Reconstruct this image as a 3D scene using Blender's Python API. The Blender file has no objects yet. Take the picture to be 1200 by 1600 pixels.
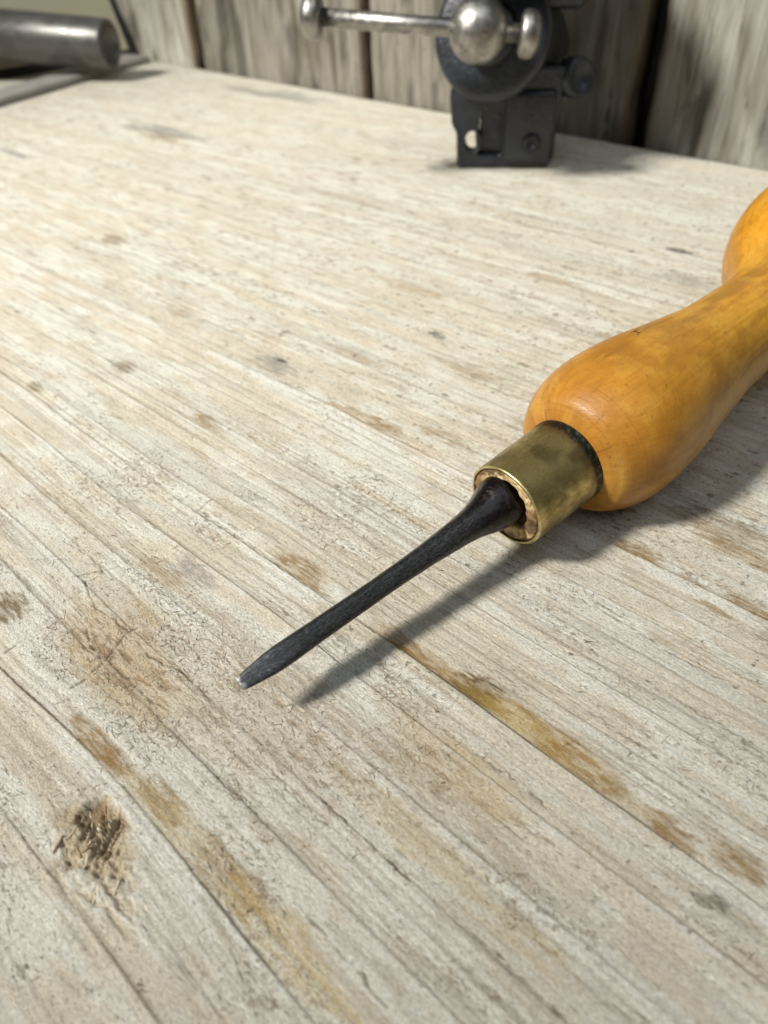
import bpy, bmesh, math, random
import numpy as np
from mathutils import Vector, Matrix

random.seed(7)
rng = np.random.RandomState(11)
scene = bpy.context.scene
col = scene.collection

# ------------------------------------------------------------------ camera
CAM_H = 0.11
right = Vector((0.7237129, 0.6887331, -0.0434325))
down = Vector((0.4341200, -0.5032851, -0.7471572))
fwd = Vector((-0.5364509, 0.5218723, -0.6632267))
cam_data = bpy.data.cameras.new("camera")
cam = bpy.data.objects.new("camera", cam_data)
col.objects.link(cam)
mw = Matrix.Identity(4)
for i in range(3):
    mw[i][0], mw[i][1], mw[i][2], mw[i][3] = right[i], -down[i], -fwd[i], (0, 0, CAM_H)[i]
cam.matrix_world = mw
cam_data.sensor_fit = 'HORIZONTAL'
cam_data.sensor_width = 7.0
cam_data.lens = 1130.0 / 1200.0 * 7.0
cam_data.clip_start = 0.005
cam_data.clip_end = 20
cam_data.dof.use_dof = True
cam_data.dof.focus_distance = 0.142
cam_data.dof.aperture_fstop = 4.3
scene.camera = cam

# ------------------------------------------------------------------ light
world = bpy.data.worlds.new("World")
scene.world = world
world.use_nodes = True
world.node_tree.nodes["Background"].inputs[0].default_value = (0.86, 0.93, 1.0, 1)
world.node_tree.nodes["Background"].inputs[1].default_value = 0.075


def area_light(name, loc, target, size, power, colour):
    d = bpy.data.lights.new(name, 'AREA')
    d.shape = 'DISK'
    d.size = size
    d.energy = power
    d.color = colour
    o = bpy.data.objects.new(name, d)
    o.location = loc
    o.rotation_euler = (Vector(target) - Vector(loc)).to_track_quat('-Z', 'Y').to_euler()
    col.objects.link(o)
    return o


d = bpy.data.lights.new("work_lamp", 'SPOT')
d.energy = 408.0
d.color = (1.0, 0.985, 0.935)
d.shadow_soft_size = 0.19
d.spot_size = math.radians(27)
d.spot_blend = 0.9
o = bpy.data.objects.new("work_lamp", d)
o.location = (-0.80, -1.23, 1.61)
o.rotation_euler = (Vector((-0.29, 0.20, 0.0)) - Vector(o.location)).to_track_quat('-Z', 'Y').to_euler()
col.objects.link(o)
area_light("soft_fill_light", (0.35, -0.1, 1.3), (-0.2, 0.2, 0.0), 1.2, 5.0, (0.80, 0.90, 1.0))  # added soft overhead fill to lift the shadows, no window there

vs = scene.view_settings
vs.view_transform = 'Standard'
vs.look = 'None'
vs.exposure = 0.0
vs.gamma = 1.0


# ------------------------------------------------------------------ helpers
def tag(o, label=None, cat=None, group=None, kind=None):
    if label: o['label'] = label
    if cat: o['category'] = cat
    if group: o['group'] = group
    if kind: o['kind'] = kind
    return o


def empty(name, loc, label, cat):
    o = bpy.data.objects.new(name, None)
    o.empty_display_size = 0.02
    o.location = loc
    col.objects.link(o)
    return tag(o, label, cat)


def link(name, me, mat, parent=None, keep=True):
    o = bpy.data.objects.new(name, me)
    if mat: me.materials.append(mat)
    col.objects.link(o)
    if parent:
        o.parent = parent
        if keep:
            bpy.context.view_layer.update()
            o.matrix_parent_inverse = parent.matrix_world.inverted()
    return o


def smooth(me, on=True):
    me.polygons.foreach_set("use_smooth", [on] * len(me.polygons))


def mesh_np(name, co, quads):
    me = bpy.data.meshes.new(name)
    n = len(quads)
    k = quads.shape[1]
    me.vertices.add(len(co))
    me.vertices.foreach_set("co", co.astype(np.float32).ravel())
    me.loops.add(n * k)
    me.loops.foreach_set("vertex_index", quads.astype(np.int32).ravel())
    me.polygons.add(n)
    me.polygons.foreach_set("loop_start", np.arange(0, n * k, k, dtype=np.int32))
    me.update(calc_edges=True)
    me.validate()
    return me


def set_colour(me, rgb, name="tint"):
    at = me.attributes.new(name, 'FLOAT_COLOR', 'POINT')
    a = np.ones((len(rgb), 4), np.float32)
    a[:, :3] = rgb
    at.data.foreach_set("color", a.ravel())


def set_vec(me, v, name):
    at = me.attributes.new(name, 'FLOAT_VECTOR', 'POINT')
    at.data.foreach_set("vector", v.astype(np.float32).ravel())


def bm_mesh(bm, name, sm=False):
    me = bpy.data.meshes.new(name)
    bmesh.ops.recalc_face_normals(bm, faces=bm.faces)
    bm.to_mesh(me)
    bm.free()
    if sm: smooth(me)
    return me


def bevel_box(bm, lo, hi, bev=0.001, seg=2, mat=None):
    r = bmesh.ops.create_cube(bm, size=1.0)
    vs_ = r['verts']
    for v in vs_:
        v.co = Vector([(lo[i] + hi[i]) / 2 + v.co[i] * (hi[i] - lo[i]) for i in range(3)])
    if bev:
        es = list({e for v in vs_ for e in v.link_edges})
        rr = bmesh.ops.bevel(bm, geom=es, offset=bev, segments=seg, affect='EDGES', profile=0.5)
        vs_ = list({v for v in bm.verts if v.is_valid} & ({v for f in rr['faces'] for v in f.verts} | {v for v in vs_ if v.is_valid}))
    if mat is not None:
        for v in vs_: v.co = mat @ v.co
    return vs_


def lathe(name, profile, origin, axis, seg=64, cap=True):
    """profile: list of (s, r) along axis in metres."""
    axis = Vector(axis).normalized()
    u = axis.cross(Vector((0, 0, 1))).normalized()
    w = u.cross(axis).normalized()
    O = np.array(origin); A = np.array(axis); U = np.array(u); Wv = np.array(w)
    p = np.array(profile)
    th = np.linspace(0, 2 * np.pi, seg, endpoint=False)
    S = p[:, 0][:, None]; R = p[:, 1][:, None]
    co = O + S[..., None] * A + (R * np.cos(th))[..., None] * U + (R * np.sin(th))[..., None] * Wv
    n = len(p)
    co = co.reshape(-1, 3)
    i = np.arange(n - 1)[:, None]; j = np.arange(seg)[None]
    j2 = (j + 1) % seg
    q = np.stack([i * seg + j + 0 * i, i * seg + j2 + 0 * i, (i + 1) * seg + j2, (i + 1) * seg + j], -1).reshape(-1, 4)
    me = mesh_np(name, co, q)
    bm = bmesh.new(); bm.from_mesh(me)
    if cap:
        bm.verts.ensure_lookup_table()
        for base in (0, (n - 1) * seg):
            if p[base // seg, 1] > 1e-6:
                bm.faces.new([bm.verts[base + k] for k in range(seg)])
    bmesh.ops.remove_doubles(bm, verts=bm.verts, dist=1e-7)
    bmesh.ops.recalc_face_normals(bm, faces=bm.faces)
    bm.to_mesh(me); bm.free()
    smooth(me)
    return me


# numpy noise
def hash_lat(ix, iy, seed):
    h = (ix.astype(np.int64) * 374761393 + iy.astype(np.int64) * 668265263 + seed * 1274126177) & 0xffffffff
    h = ((h ^ (h >> 13)) * 1274126177) & 0xffffffff
    h = (h ^ (h >> 16)) & 0xffffffff
    return h.astype(np.float64) / 4294967295.0


_TAB = np.random.RandomState(5).rand(1024, 1024).astype(np.float32)


def vnoise(x, y, seed=0):
    x = np.asarray(x, np.float64) + (seed * 37.17) % 911; y = np.asarray(y, np.float64) + (seed * 71.31) % 877
    ix = np.floor(x); iy = np.floor(y)
    fx = (x - ix).astype(np.float32); fy = (y - iy).astype(np.float32)
    ix = ix.astype(np.int32) & 1023; iy = iy.astype(np.int32) & 1023
    fx = fx * fx * (3 - 2 * fx); fy = fy * fy * (3 - 2 * fy)
    ix1 = (ix + 1) & 1023; iy1 = (iy + 1) & 1023
    a = _TAB[iy, ix]; b = _TAB[iy, ix1]; c = _TAB[iy1, ix]; d = _TAB[iy1, ix1]
    return (a + (b - a) * fx) * (1 - fy) + (c + (d - c) * fx) * fy


def fbm(x, y, seed=0, oct=4, gain=0.5):
    s = 0; a = 1; t = 0
    for k in range(oct):
        s = s + a * vnoise(x * 2 ** k + 17.3 * k, y * 2 ** k + 9.1 * k, seed + k); t += a; a *= gain
    return s / t


def sst(a, b, x):
    t = np.clip((x - a) / (b - a), 0, 1)
    return t * t * (3 - 2 * t)


def mix(c, d, m):
    return c * (1 - m[..., None]) + np.array(d) * m[..., None]


# ------------------------------------------------------------------ materials
def new_mat(name):
    m = bpy.data.materials.new(name)
    m.use_nodes = True
    nt = m.node_tree
    b = nt.nodes["Principled BSDF"]
    return m, nt, b


def N(nt, typ, **kw):
    n = nt.nodes.new(typ)
    for k, v in kw.items():
        if k in n.inputs: n.inputs[k].default_value = v
        else: setattr(n, k, v)
    return n


def ramp(nt, src, stops):
    r = nt.nodes.new('ShaderNodeValToRGB')
    el = r.color_ramp.elements
    while len(el) < len(stops): el.new(0.5)
    for e, (p, c) in zip(el, stops):
        e.position = p
        e.color = (c[0], c[1], c[2], 1) if hasattr(c, '__len__') else (c, c, c, 1)
    nt.links.new(src, r.inputs[0])
    return r.outputs[0]


def mixc(nt, a, b, fac, mode='MIX'):
    m = nt.nodes.new('ShaderNodeMix')
    m.data_type = 'RGBA'; m.blend_type = mode
    for inp, v in ((m.inputs[0], fac), (m.inputs[6], a), (m.inputs[7], b)):
        if hasattr(v, 'is_linked'): nt.links.new(v, inp)
        elif hasattr(v, '__len__'): inp.default_value = (v[0], v[1], v[2], 1)
        else: inp.default_value = v
    return m.outputs[2]


def scaled(nt, src, sc, loc=(0, 0, 0)):
    mp = nt.nodes.new('ShaderNodeMapping')
    mp.inputs['Scale'].default_value = sc
    mp.inputs['Location'].default_value = loc
    nt.links.new(src, mp.inputs['Vector'])
    return mp.outputs[0]


def noise(nt, vec, scale, detail=4, rough=0.55, dist=0.0):
    n = N(nt, 'ShaderNodeTexNoise')
    n.inputs['Scale'].default_value = scale
    n.inputs['Detail'].default_value = detail
    n.inputs['Roughness'].default_value = rough
    n.inputs['Distortion'].default_value = dist
    nt.links.new(vec, n.inputs['Vector'])
    return n.outputs[0]


def bump(nt, b, h, strength, dist):
    n = N(nt, 'ShaderNodeBump')
    n.inputs['Strength'].default_value = strength
    n.inputs['Distance'].default_value = dist
    nt.links.new(h, n.inputs['Height'])
    nt.links.new(n.outputs[0], b.inputs['Normal'])
    return n


def obj_coord(nt):
    return N(nt, 'ShaderNodeTexCoord').outputs['Object']


def bench_material():
    m, nt, b = new_mat("weathered_bench_wood")
    a = N(nt, 'ShaderNodeAttribute', attribute_name="tint").outputs['Color']
    g = N(nt, 'ShaderNodeAttribute', attribute_name="grain").outputs['Vector']   # (along, across) in mm
    fine = noise(nt, scaled(nt, g, (1.5, 3.4, 1)), 1.0, 5, 0.68, 0.6)
    c = mixc(nt, a, mixc(nt, (0.70, 0.64, 0.54), (1.14, 1.14, 1.13), ramp(nt, fine, [(0.32, 0), (0.58, 1)])), 1.0, 'MULTIPLY')
    # short torn fibre ticks
    f = N(nt, 'ShaderNodeAttribute', attribute_name="fuzz").outputs['Fac']
    t1 = noise(nt, scaled(nt, g, (2.2, 6.0, 1), (3, 7, 0)), 1.0, 2, 0.55, 0.7)
    tick = ramp(nt, t1, [(0.60, 0), (0.67, 1)])
    t2 = noise(nt, scaled(nt, g, (0.10, 0.30, 1), (31, 2, 0)), 1.0, 2, 0.5, 0.0)
    gate = ramp(nt, t2, [(0.46, 0), (0.60, 1)])
    tm = N(nt, 'ShaderNodeMath', operation='MULTIPLY'); nt.links.new(tick, tm.inputs[0]); nt.links.new(gate, tm.inputs[1])
    tm2 = N(nt, 'ShaderNodeMath', operation='MULTIPLY'); nt.links.new(tm.outputs[0], tm2.inputs[0]); nt.links.new(f, tm2.inputs[1])
    c = mixc(nt, c, (0.17, 0.115, 0.06), tm2.outputs[0])
    nt.links.new(c, b.inputs['Base Color'])
    b.inputs['Roughness'].default_value = 0.72
    b.inputs['Specular IOR Level'].default_value = 0.30
    h1 = noise(nt, scaled(nt, g, (1.7, 3.6, 1), (1, 5, 0)), 1.0, 5, 0.72, 1.2)
    bump(nt, b, h1, 0.9, 0.0006)
    return m


def plank_material():
    m, nt, b = new_mat("weathered_wall_planks")
    oc = obj_coord(nt)
    rnd = N(nt, 'ShaderNodeObjectInfo').outputs['Random']
    g = noise(nt, scaled(nt, oc, (240, 200, 9)), 1.0, 6, 0.65, 0.5)
    g2 = noise(nt, scaled(nt, oc, (60, 60, 14), (3, 1, 2)), 1.0, 4, 0.6, 0.9)
    g3 = noise(nt, scaled(nt, oc, (700, 500, 60), (3, 8, 2)), 1.0, 3, 0.6, 0.2)
    base = ramp(nt, g, [(0.27, (0.115, 0.100, 0.080)), (0.44, (0.225, 0.208, 0.176)), (0.68, (0.305, 0.292, 0.258))])
    blot = ramp(nt, g2, [(0.34, (0.50, 0.46, 0.40)), (0.48, (0.88, 0.87, 0.84)), (0.62, (1.12, 1.12, 1.10))])
    crk = N(nt, 'ShaderNodeMath', operation='ABSOLUTE')
    sb = N(nt, 'ShaderNodeMath', operation='SUBTRACT'); nt.links.new(noise(nt, scaled(nt, oc, (95, 60, 5), (7, 1, 2)), 1.0, 5, 0.6, 0.8), sb.inputs[0]); sb.inputs[1].default_value = 0.5
    nt.links.new(sb.outputs[0], crk.inputs[0])
    c = mixc(nt, base, blot, 0.85, 'MULTIPLY')
    c = mixc(nt, c, (0.05, 0.04, 0.03), ramp(nt, crk.outputs[0], [(0.0, 0.75), (0.012, 0.0)]))
    at = N(nt, 'ShaderNodeAttribute', attribute_name="tint").outputs['Color']
    c = mixc(nt, c, at, 1.0, 'MULTIPLY')
    nt.links.new(c, b.inputs['Base Color'])
    b.inputs['Roughness'].default_value = 0.85
    b.inputs['Specular IOR Level'].default_value = 0.2
    bump(nt, b, mixc(nt, g, g3, 0.3), 0.9, 0.0025)
    return m


def simple(name, colr, rough, metal=0.0, nscale=60, var=0.25, bmp=0.0, bdist=0.0005, spec=0.5):
    m, nt, b = new_mat(name)
    oc = obj_coord(nt)
    n = noise(nt, oc, nscale, 6, 0.6, 0.3)
    dark = tuple(x * (1 - var) for x in colr); lite = tuple(min(1, x * (1 + var)) for x in colr)
    nt.links.new(ramp(nt, n, [(0.3, dark), (0.7, lite)]), b.inputs['Base Color'])
    n2 = noise(nt, oc, nscale * 4, 4, 0.6)
    nt.links.new(ramp(nt, n2, [(0.25, max(0, rough - 0.12)), (0.75, min(1, rough + 0.12))]), b.inputs['Roughness'])
    b.inputs['Metallic'].default_value = metal
    b.inputs['Specular IOR Level'].default_value = spec
    if bmp: bump(nt, b, n2, bmp, bdist)
    return m


def handle_material():
    m, nt, b = new_mat("varnished_boxwood")
    a = N(nt, 'ShaderNodeAttribute', attribute_name="tint").outputs['Color']
    lc = N(nt, 'ShaderNodeAttribute', attribute_name="turn").outputs['Vector']   # (along mm, around mm, 0)
    g = noise(nt, scaled(nt, lc, (0.10, 1.6, 1)), 1.0, 6, 0.62, 0.5)
    fl = noise(nt, scaled(nt, lc, (1.6, 2.4, 1), (5, 1, 0)), 1.0, 3, 0.55, 0.3)
    c = mixc(nt, a, ramp(nt, g, [(0.32, (0.80, 0.72, 0.60)), (0.6, (1.06, 1.06, 1.06))]), 0.45, 'MULTIPLY')
    c = mixc(nt, c, ramp(nt, fl, [(0.30, (0.62, 0.50, 0.36)), (0.42, (1, 1, 1))]), 0.25, 'MULTIPLY')
    nt.links.new(c, b.inputs['Base Color'])
    scr = noise(nt, scaled(nt, lc, (3.2, 0.16, 1), (2, 2, 0)), 1.0, 5, 0.68, 0.6)
    nt.links.new(ramp(nt, fl, [(0.3, 0.42), (0.7, 0.26)]), b.inputs['Roughness'])
    b.inputs['Specular IOR Level'].default_value = 0.32
    b.inputs['Subsurface Weight'].default_value = 0.06
    b.inputs['Subsurface Radius'].default_value = (0.002, 0.001, 0.0004)
    b.inputs['Subsurface Scale'].default_value = 0.5
    bump(nt, b, mixc(nt, scr, fl, 0.35), 0.45, 0.00030)
    return m


def brass_material():
    m, nt, b = new_mat("tarnished_brass")
    a = N(nt, 'ShaderNodeAttribute', attribute_name="tint").outputs['Color']
    lc = N(nt, 'ShaderNodeAttribute', attribute_name="turn").outputs['Vector']
    mot = noise(nt, scaled(nt, lc, (0.5, 0.6, 1)), 1.0, 9, 0.70, 0.5)
    spk = noise(nt, scaled(nt, lc, (2.4, 3.4, 1), (4, 4, 0)), 1.0, 4, 0.6, 0.2)
    c = mixc(nt, a, ramp(nt, mot, [(0.32, (0.50, 0.46, 0.36)), (0.62, (1.08, 1.05, 1.0))]), 0.9, 'MULTIPLY')
    c = mixc(nt, c, ramp(nt, spk, [(0.30, (0.4, 0.35, 0.25)), (0.44, (1, 1, 1)), (0.66, (1, 1, 1)), (0.74, (1.5, 1.45, 1.3))]), 0.65, 'MULTIPLY')
    nt.links.new(c, b.inputs['Base Color'])
    b.inputs['Metallic'].default_value = 0.92
    nt.links.new(ramp(nt, mot, [(0.3, 0.46), (0.7, 0.27)]), b.inputs['Roughness'])
    scr = noise(nt, scaled(nt, lc, (0.5, 5.0, 1), (1, 3, 0)), 1.0, 4, 0.65, 0.3)
    bump(nt, b, mixc(nt, scr, spk, 0.35), 0.40, 0.00014)
    return m


def steel_material():
    m, nt, b = new_mat("blackened_steel")
    oc = obj_coord(nt)
    lc = N(nt, 'ShaderNodeAttribute', attribute_name="turn").outputs['Vector']
    n1 = noise(nt, scaled(nt, lc, (1.1, 2.4, 1)), 1.0, 8, 0.72, 0.4)
    n2 = noise(nt, scaled(nt, lc, (1.6, 7.0, 1), (3, 3, 0)), 1.0, 5, 0.68, 0.3)
    sp = N(nt, 'ShaderNodeSeparateXYZ'); nt.links.new(lc, sp.inputs[0])
    rt = ramp(nt, n1, [(0.30, (0.014, 0.0135, 0.013)), (0.50, (0.040, 0.039, 0.036)), (0.70, (0.13, 0.125, 0.115))])
    at = N(nt, 'ShaderNodeAttribute', attribute_name="tint").outputs['Color']
    c = mixc(nt, rt, at, 1.0, 'MULTIPLY')
    c = mixc(nt, c, ramp(nt, n2, [(0.36, (0.45, 0.45, 0.45)), (0.6, (1.25, 1.25, 1.25))]), 0.8, 'MULTIPLY')
    nt.links.new(c, b.inputs['Base Color'])
    b.inputs['Metallic'].default_value = 0.75
    b.inputs['Coat Weight'].default_value = 0.35
    b.inputs['Coat Roughness'].default_value = 0.18
    rg = N(nt, 'ShaderNodeAttribute', attribute_name="gloss").outputs['Fac']
    rr = N(nt, 'ShaderNodeMath', operation='MULTIPLY_ADD'); nt.links.new(n2, rr.inputs[0]); rr.inputs[1].default_value = 0.26
    nt.links.new(rg, rr.inputs[2])
    nt.links.new(rr.outputs[0], b.inputs['Roughness'])
    bump(nt, b, mixc(nt, n1, noise(nt, scaled(nt, lc, (4.5, 7.0, 1), (9, 3, 0)), 1.0, 3, 0.6, 0.2), 0.5), 0.65, 0.00022)
    return m


def fibre_material():
    m, nt, b = new_mat("torn_wood_fibres")
    a = N(nt, 'ShaderNodeAttribute', attribute_name="tint").outputs['Color']
    nt.links.new(mixc(nt, a, ramp(nt, noise(nt, obj_coord(nt), 900, 3), [(0.3, 0.75), (0.7, 1.15)]), 1.0, 'MULTIPLY'), b.inputs['Base Color'])
    b.inputs['Roughness'].default_value = 0.8
    b.inputs['Specular IOR Level'].default_value = 0.2
    return m


M_BENCH = bench_material()
M_PLANK = plank_material()
M_HANDLE = handle_material()
M_BRASS = brass_material()
M_STEEL = steel_material()
M_FIBRE = fibre_material()
M_IRON = simple("blue_black_painted_iron", (0.0125, 0.0165, 0.0235), 0.38, 0.0, 110, 0.55, 0.45, 0.0009, 0.6)
M_CHROME = simple("worn_bright_steel", (0.31, 0.295, 0.27), 0.42, 1.0, 200, 0.5, 0.35, 0.0003)
M_BOLT = simple("dark_bolt_steel", (0.025, 0.027, 0.030), 0.45, 0.4, 200, 0.3)
M_PIPE = simple("dull_grey_pipe", (0.13, 0.125, 0.115), 0.38, 0.55, 70, 0.25, 0.1, 0.0003)
M_CARD = simple("yellowed_board", (0.47, 0.43, 0.30), 0.75, 0.0, 25, 0.10, 0.1, 0.0004, 0.25)
M_BLACK = simple("black_edging_and_shade", (0.012, 0.012, 0.012), 0.6, 0.0, 80, 0.3)  # also the strip standing in for gap shade under the board
M_BATTEN = simple("grey_batten_paint", (0.30, 0.28, 0.25), 0.7, 0.0, 60, 0.2, 0.2, 0.0005, 0.25)
M_DARKWALL = simple("dark_gap_boarding", (0.03, 0.025, 0.02), 0.9, 0.0, 40, 0.3)

# ------------------------------------------------------------------ bench
# points on growth-ring lines and how far the rings wander from straight there (m)
RING_PTS = np.array([(-0.2235, 0.0565, -0.00128), (-0.2043, 0.0569, -0.00105), (-0.1772, 0.0567, 3e-05), (-0.1589, 0.0569, 0.00026), (-0.1416, 0.0569, 0.0008), (-0.1235, 0.0576, 0.00055), (-0.1049, 0.0587, -0.0001), (-0.0945, 0.0587, 0.0002), (-0.0813, 0.0595, -0.00027), (-0.0704, 0.0597, -0.00025), (-0.056, 0.0606, -0.00078), (-0.0394, 0.0602, -0.00011), (-0.0278, 0.0602, 0.00019), (-0.0158, 0.0602, 0.00047), (-0.2045, 0.0479, -0.00116), (-0.1795, 0.0485, -0.00101), (-0.1552, 0.0475, 0.00061), (-0.1388, 0.0475, 0.00108), (-0.1227, 0.0488, 0.00022), (-0.1076, 0.0493, 9e-05), (-0.0919, 0.0501, -0.00039), (-0.1792, 0.0376, -0.00094), (-0.1599, 0.0369, 0.00027), (-0.146, 0.0374, 0.00016), (-0.1346, 0.0377, 0.00016), (-0.1204, 0.0381, 9e-05), (-0.1605, 0.0279, -0.00029), (-0.1448, 0.0288, -0.0008), (-0.1342, 0.0287, -0.00043), (-0.1238, 0.0286, -8e-05), (-0.1133, 0.0282, 0.00054), (-0.1038, 0.0284, 0.00058), (-0.1116, 0.0057, 0.00234), (-0.0988, 0.0078, 0.00041), (-0.0877, 0.0088, -0.00035), (-0.0816, 0.0099, -0.00133), (-0.0696, 0.01, -0.00116), (-0.0568, 0.0098, -0.00076), (-0.0465, 0.0094, -0.00013), (-0.037, 0.0091, 0.00037), (-0.0288, 0.0089, 0.00069), (-0.0859, -0.006, 0.00053), (-0.0742, -0.0055, 0.00022), (-0.0629, -0.0049, -0.00016), (-0.0552, -0.0047, -0.00025), (-0.0446, -0.0046, -0.0001), (-0.0695, 0.0207, 0.00035), (-0.061, 0.0215, -0.00023), (-0.05, 0.0217, -0.00023), (-0.0415, 0.0215, 0.00014), (-0.0324, 0.0218, -7e-05), (-0.0261, 0.022, -8e-05), (-0.0215, 0.0218, 0.00013), (-0.026, 0.051, 0.0), (-0.0163, 0.0508, 0.00039), (-0.0094, 0.0515, -0.00015), (-0.0035, 0.0517, -0.00019), (-0.0438, 0.0778, 0.00049), (-0.032, 0.0784, 0.00022), (-0.0175, 0.0791, -0.00021), (-0.0082, 0.0794, -0.00028), (-0.0551, 0.1008, 0.00133), (-0.0447, 0.1025, -0.00014), (-0.0342, 0.1027, -0.00011), (-0.0217, 0.1036, -0.00067), (-0.0155, 0.1036, -0.0005), (-0.01, 0.1027, 0.00046), (-0.1596, 0.1075, -0.00015), (-0.1325, 0.1091, -0.00082), (-0.1062, 0.1088, 0.00028), (-0.0922, 0.109, 0.00042), (-0.1354, 0.0758, 0.0003), (-0.1194, 0.0768, -0.00028), (-0.1111, 0.0766, 0.00023), (-0.0929, 0.0774, -0.00018), (-0.1372, 0.0841, -0.00048), (-0.1201, 0.0843, -0.00013), (-0.101, 0.0853, -0.0006), (-0.0861, 0.0842, 0.00091), (-0.2506, 0.2153, -0.0013), (-0.2177, 0.2168, -0.00106), (-0.1899, 0.2175, -0.00045), (-0.1674, 0.2161, 0.00202), (-0.2115, 0.1793, -0.00096), (-0.1783, 0.1804, -0.0007), (-0.3251, 0.1218, 0.00099), (-0.2839, 0.1238, 0.00086), (-0.2627, 0.1275, -0.002), (-0.227, 0.1267, 0.0004), (-0.2947, 0.0922, 0.00071), (-0.2475, 0.0948, 2e-05), (-0.2227, 0.0962, -0.00048)])


def ring_coord(x, y):
    X = x / .3; Y = y / .3
    v = y + .3 * (-0.0154 * X + 0.0059 * X * X - 0.0185 * X * Y - 0.0022 * X ** 3 + 0.0063 * X * X * Y - 0.0048 * X * Y * Y)
    num = np.zeros_like(v); den = np.full_like(v, 0.35)
    xa = x[0]; ya = y[:, 0]
    for px, py, r in RING_PTS:
        i0, i1 = np.searchsorted(xa, [px - .042, px + .042]); j0, j1 = np.searchsorted(ya, [py - .018, py + .018])
        w = np.exp(-(((xa[None, i0:i1] - px) / 0.014) ** 2 + ((ya[j0:j1, None] - py) / 0.006) ** 2))
        num[j0:j1, i0:i1] += w * r; den[j0:j1, i0:i1] += w
    return v + num / den


def graded(lo, hi, a, b, d, growth, dmax):
    core = list(np.arange(a, b, d))
    left = []; p = a; s = d
    while p > lo:
        s = min(s * growth, dmax); p -= s; left.append(max(p, lo))
    rt = []; p = core[-1]; s = d
    while p < hi:
        s = min(s * growth, dmax); p += s; rt.append(min(p, hi))
    return np.array(left[::-1] + core + rt)


BX0, BX1, BY0, BY1 = -0.80, 0.24, -0.12, 0.3742
gx = graded(BX0, BX1, -0.150, 0.020, 0.00030, 1.022, 0.0036)
gy = graded(BY0, BY1, -0.022, 0.135, 0.00023, 1.010, 0.00070)
GX, GY = np.meshgrid(gx, gy)
V = ring_coord(GX, GY)
Xmm, Ymm, Vmm = GX * 1000, GY * 1000, V * 1000
Vw = Vmm + 0.9 * (fbm(Xmm / 22, Vmm / 9, 5, 3) - 0.5) * 1.2

rings = [-4.0, 10.0, 22.3, 31.0, 40.5, 51.6, 60.9, 79.3, 87.1, 103.2, 111.8, 134.3, 186.0, 202, 224.4, 257.8, 266]
extra = [-110, -98, -88, -77, -66, -57, -47, -38, -29, -21, -12.5, 3.5, 15.5, 27, 36, 46, 56.3, 66, 70.5, 74.8, 83, 92.3, 97.5, 107.5, 118, 123.5, 128.6, 141,
         147.5, 154, 160.5, 167, 173.5, 180, 194, 210, 217, 231, 238, 245, 251, 274, 283, 291, 300, 310, 318, 327, 336, 346, 357, 368, 379, 392, 405]
STRONG = {60.9: 1.35, 10.0: 1.2, 51.6: 0.95, 40.5: 0.75, 31.0: 0.9, 22.3: 0.75, -4.0: 0.8, 79.3: 0.8, 111.8: 1.25, 103.2: 0.95, 87.1: 0.7}
FIRM = set(rings)
allr = sorted([(r, STRONG.get(r, 0.9)) for r in rings] + [(r, 0.10 + 0.42 * random.random() ** 1.5) for r in extra])
H = np.zeros_like(V)
line = np.zeros_like(V)        # latewood line strength
ledge = np.zeros_like(V)
strip_tone = np.zeros_like(V)
for k in range(len(allr) - 1):
    r0, s0 = allr[k]; r1, s1 = allr[k + 1]
    wv = Vmm if r0 in FIRM else Vw
    wv1 = Vmm if r1 in FIRM else Vw
    t = (wv - r0) / (r1 - r0)
    inb = (wv >= r0) & (wv1 < r1)
    amp = 0.33 * s1 * (0.6 + 0.8 * vnoise(Xmm / 30, np.full_like(Xmm, k * 3.7), 91))
    prof = np.clip(t, 0, 1) ** 1.3 * amp
    H = np.where(inb, prof, H)
    strip_tone = np.where(inb, hash_lat(np.array(float(k)), np.array(3.0), 4), strip_tone)
    mod = sst(0.34, 0.64, fbm(Xmm / 30, np.full_like(Xmm, k * 5.1), 33, 4)) * 0.85 + 0.15
    lw = 0.18 + 0.5 * (1 + 1.2 * sst(110, 250, Ymm)) * vnoise(Xmm / 24, np.full_like(Xmm, k * 2.3), 37)
    dl = wv - r0
    line = np.maximum(line, np.where(dl > 0, np.exp(-(dl / lw) ** 2), np.exp(-(dl / 0.10) ** 2)) * s0 * mod)
    lwd = 0.6 if s0 < 1.2 else 1.5
    ledge = np.maximum(ledge, np.exp(-((dl + lwd * 1.2) / lwd) ** 2) * (dl < 0.05) * min(s0, 1.3))

# broad relief and torn fuzz
rough_far = sst(0.45, 0.62, fbm(Xmm / 38, Vmm / 16, 61, 4))
fuzz = 0.25 + 0.75 * sst(0.42, 0.60, fbm(Xmm / 16, Vmm / 6, 71, 4))
H += 0.05 * (fbm(Xmm / 9, Vmm / 2.2, 21, 4) - 0.5) * 2
H += 0.055 * (fbm(Xmm / 1.6, Vmm / 0.55, 23, 3) - 0.5) * 2 * fuzz

white = np.array((0.75, 0.735, 0.655)); beige = np.array((0.665, 0.60, 0.49)); grey = np.array((0.56, 0.54, 0.475))
n1 = fbm(Xmm / 48, Vmm / 7, 101, 5); n2 = fbm(Xmm / 11, Vmm / 3.2, 111, 5, 0.6); n3 = fbm(Xmm / 1.7, Vmm / 0.8, 121, 4)
C = mix(np.broadcast_to(beige, V.shape + (3,)).copy(), white, sst(0.40, 0.62, 0.42 * n1 + 0.58 * n2))
C = mix(C, grey, 0.40 * sst(0.52, 0.72, fbm(Xmm / 45, Vmm / 5, 131, 4)))
C *= (0.89 + 0.22 * n3)[..., None]
C *= (0.95 + 0.08 * strip_tone)[..., None]
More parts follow.
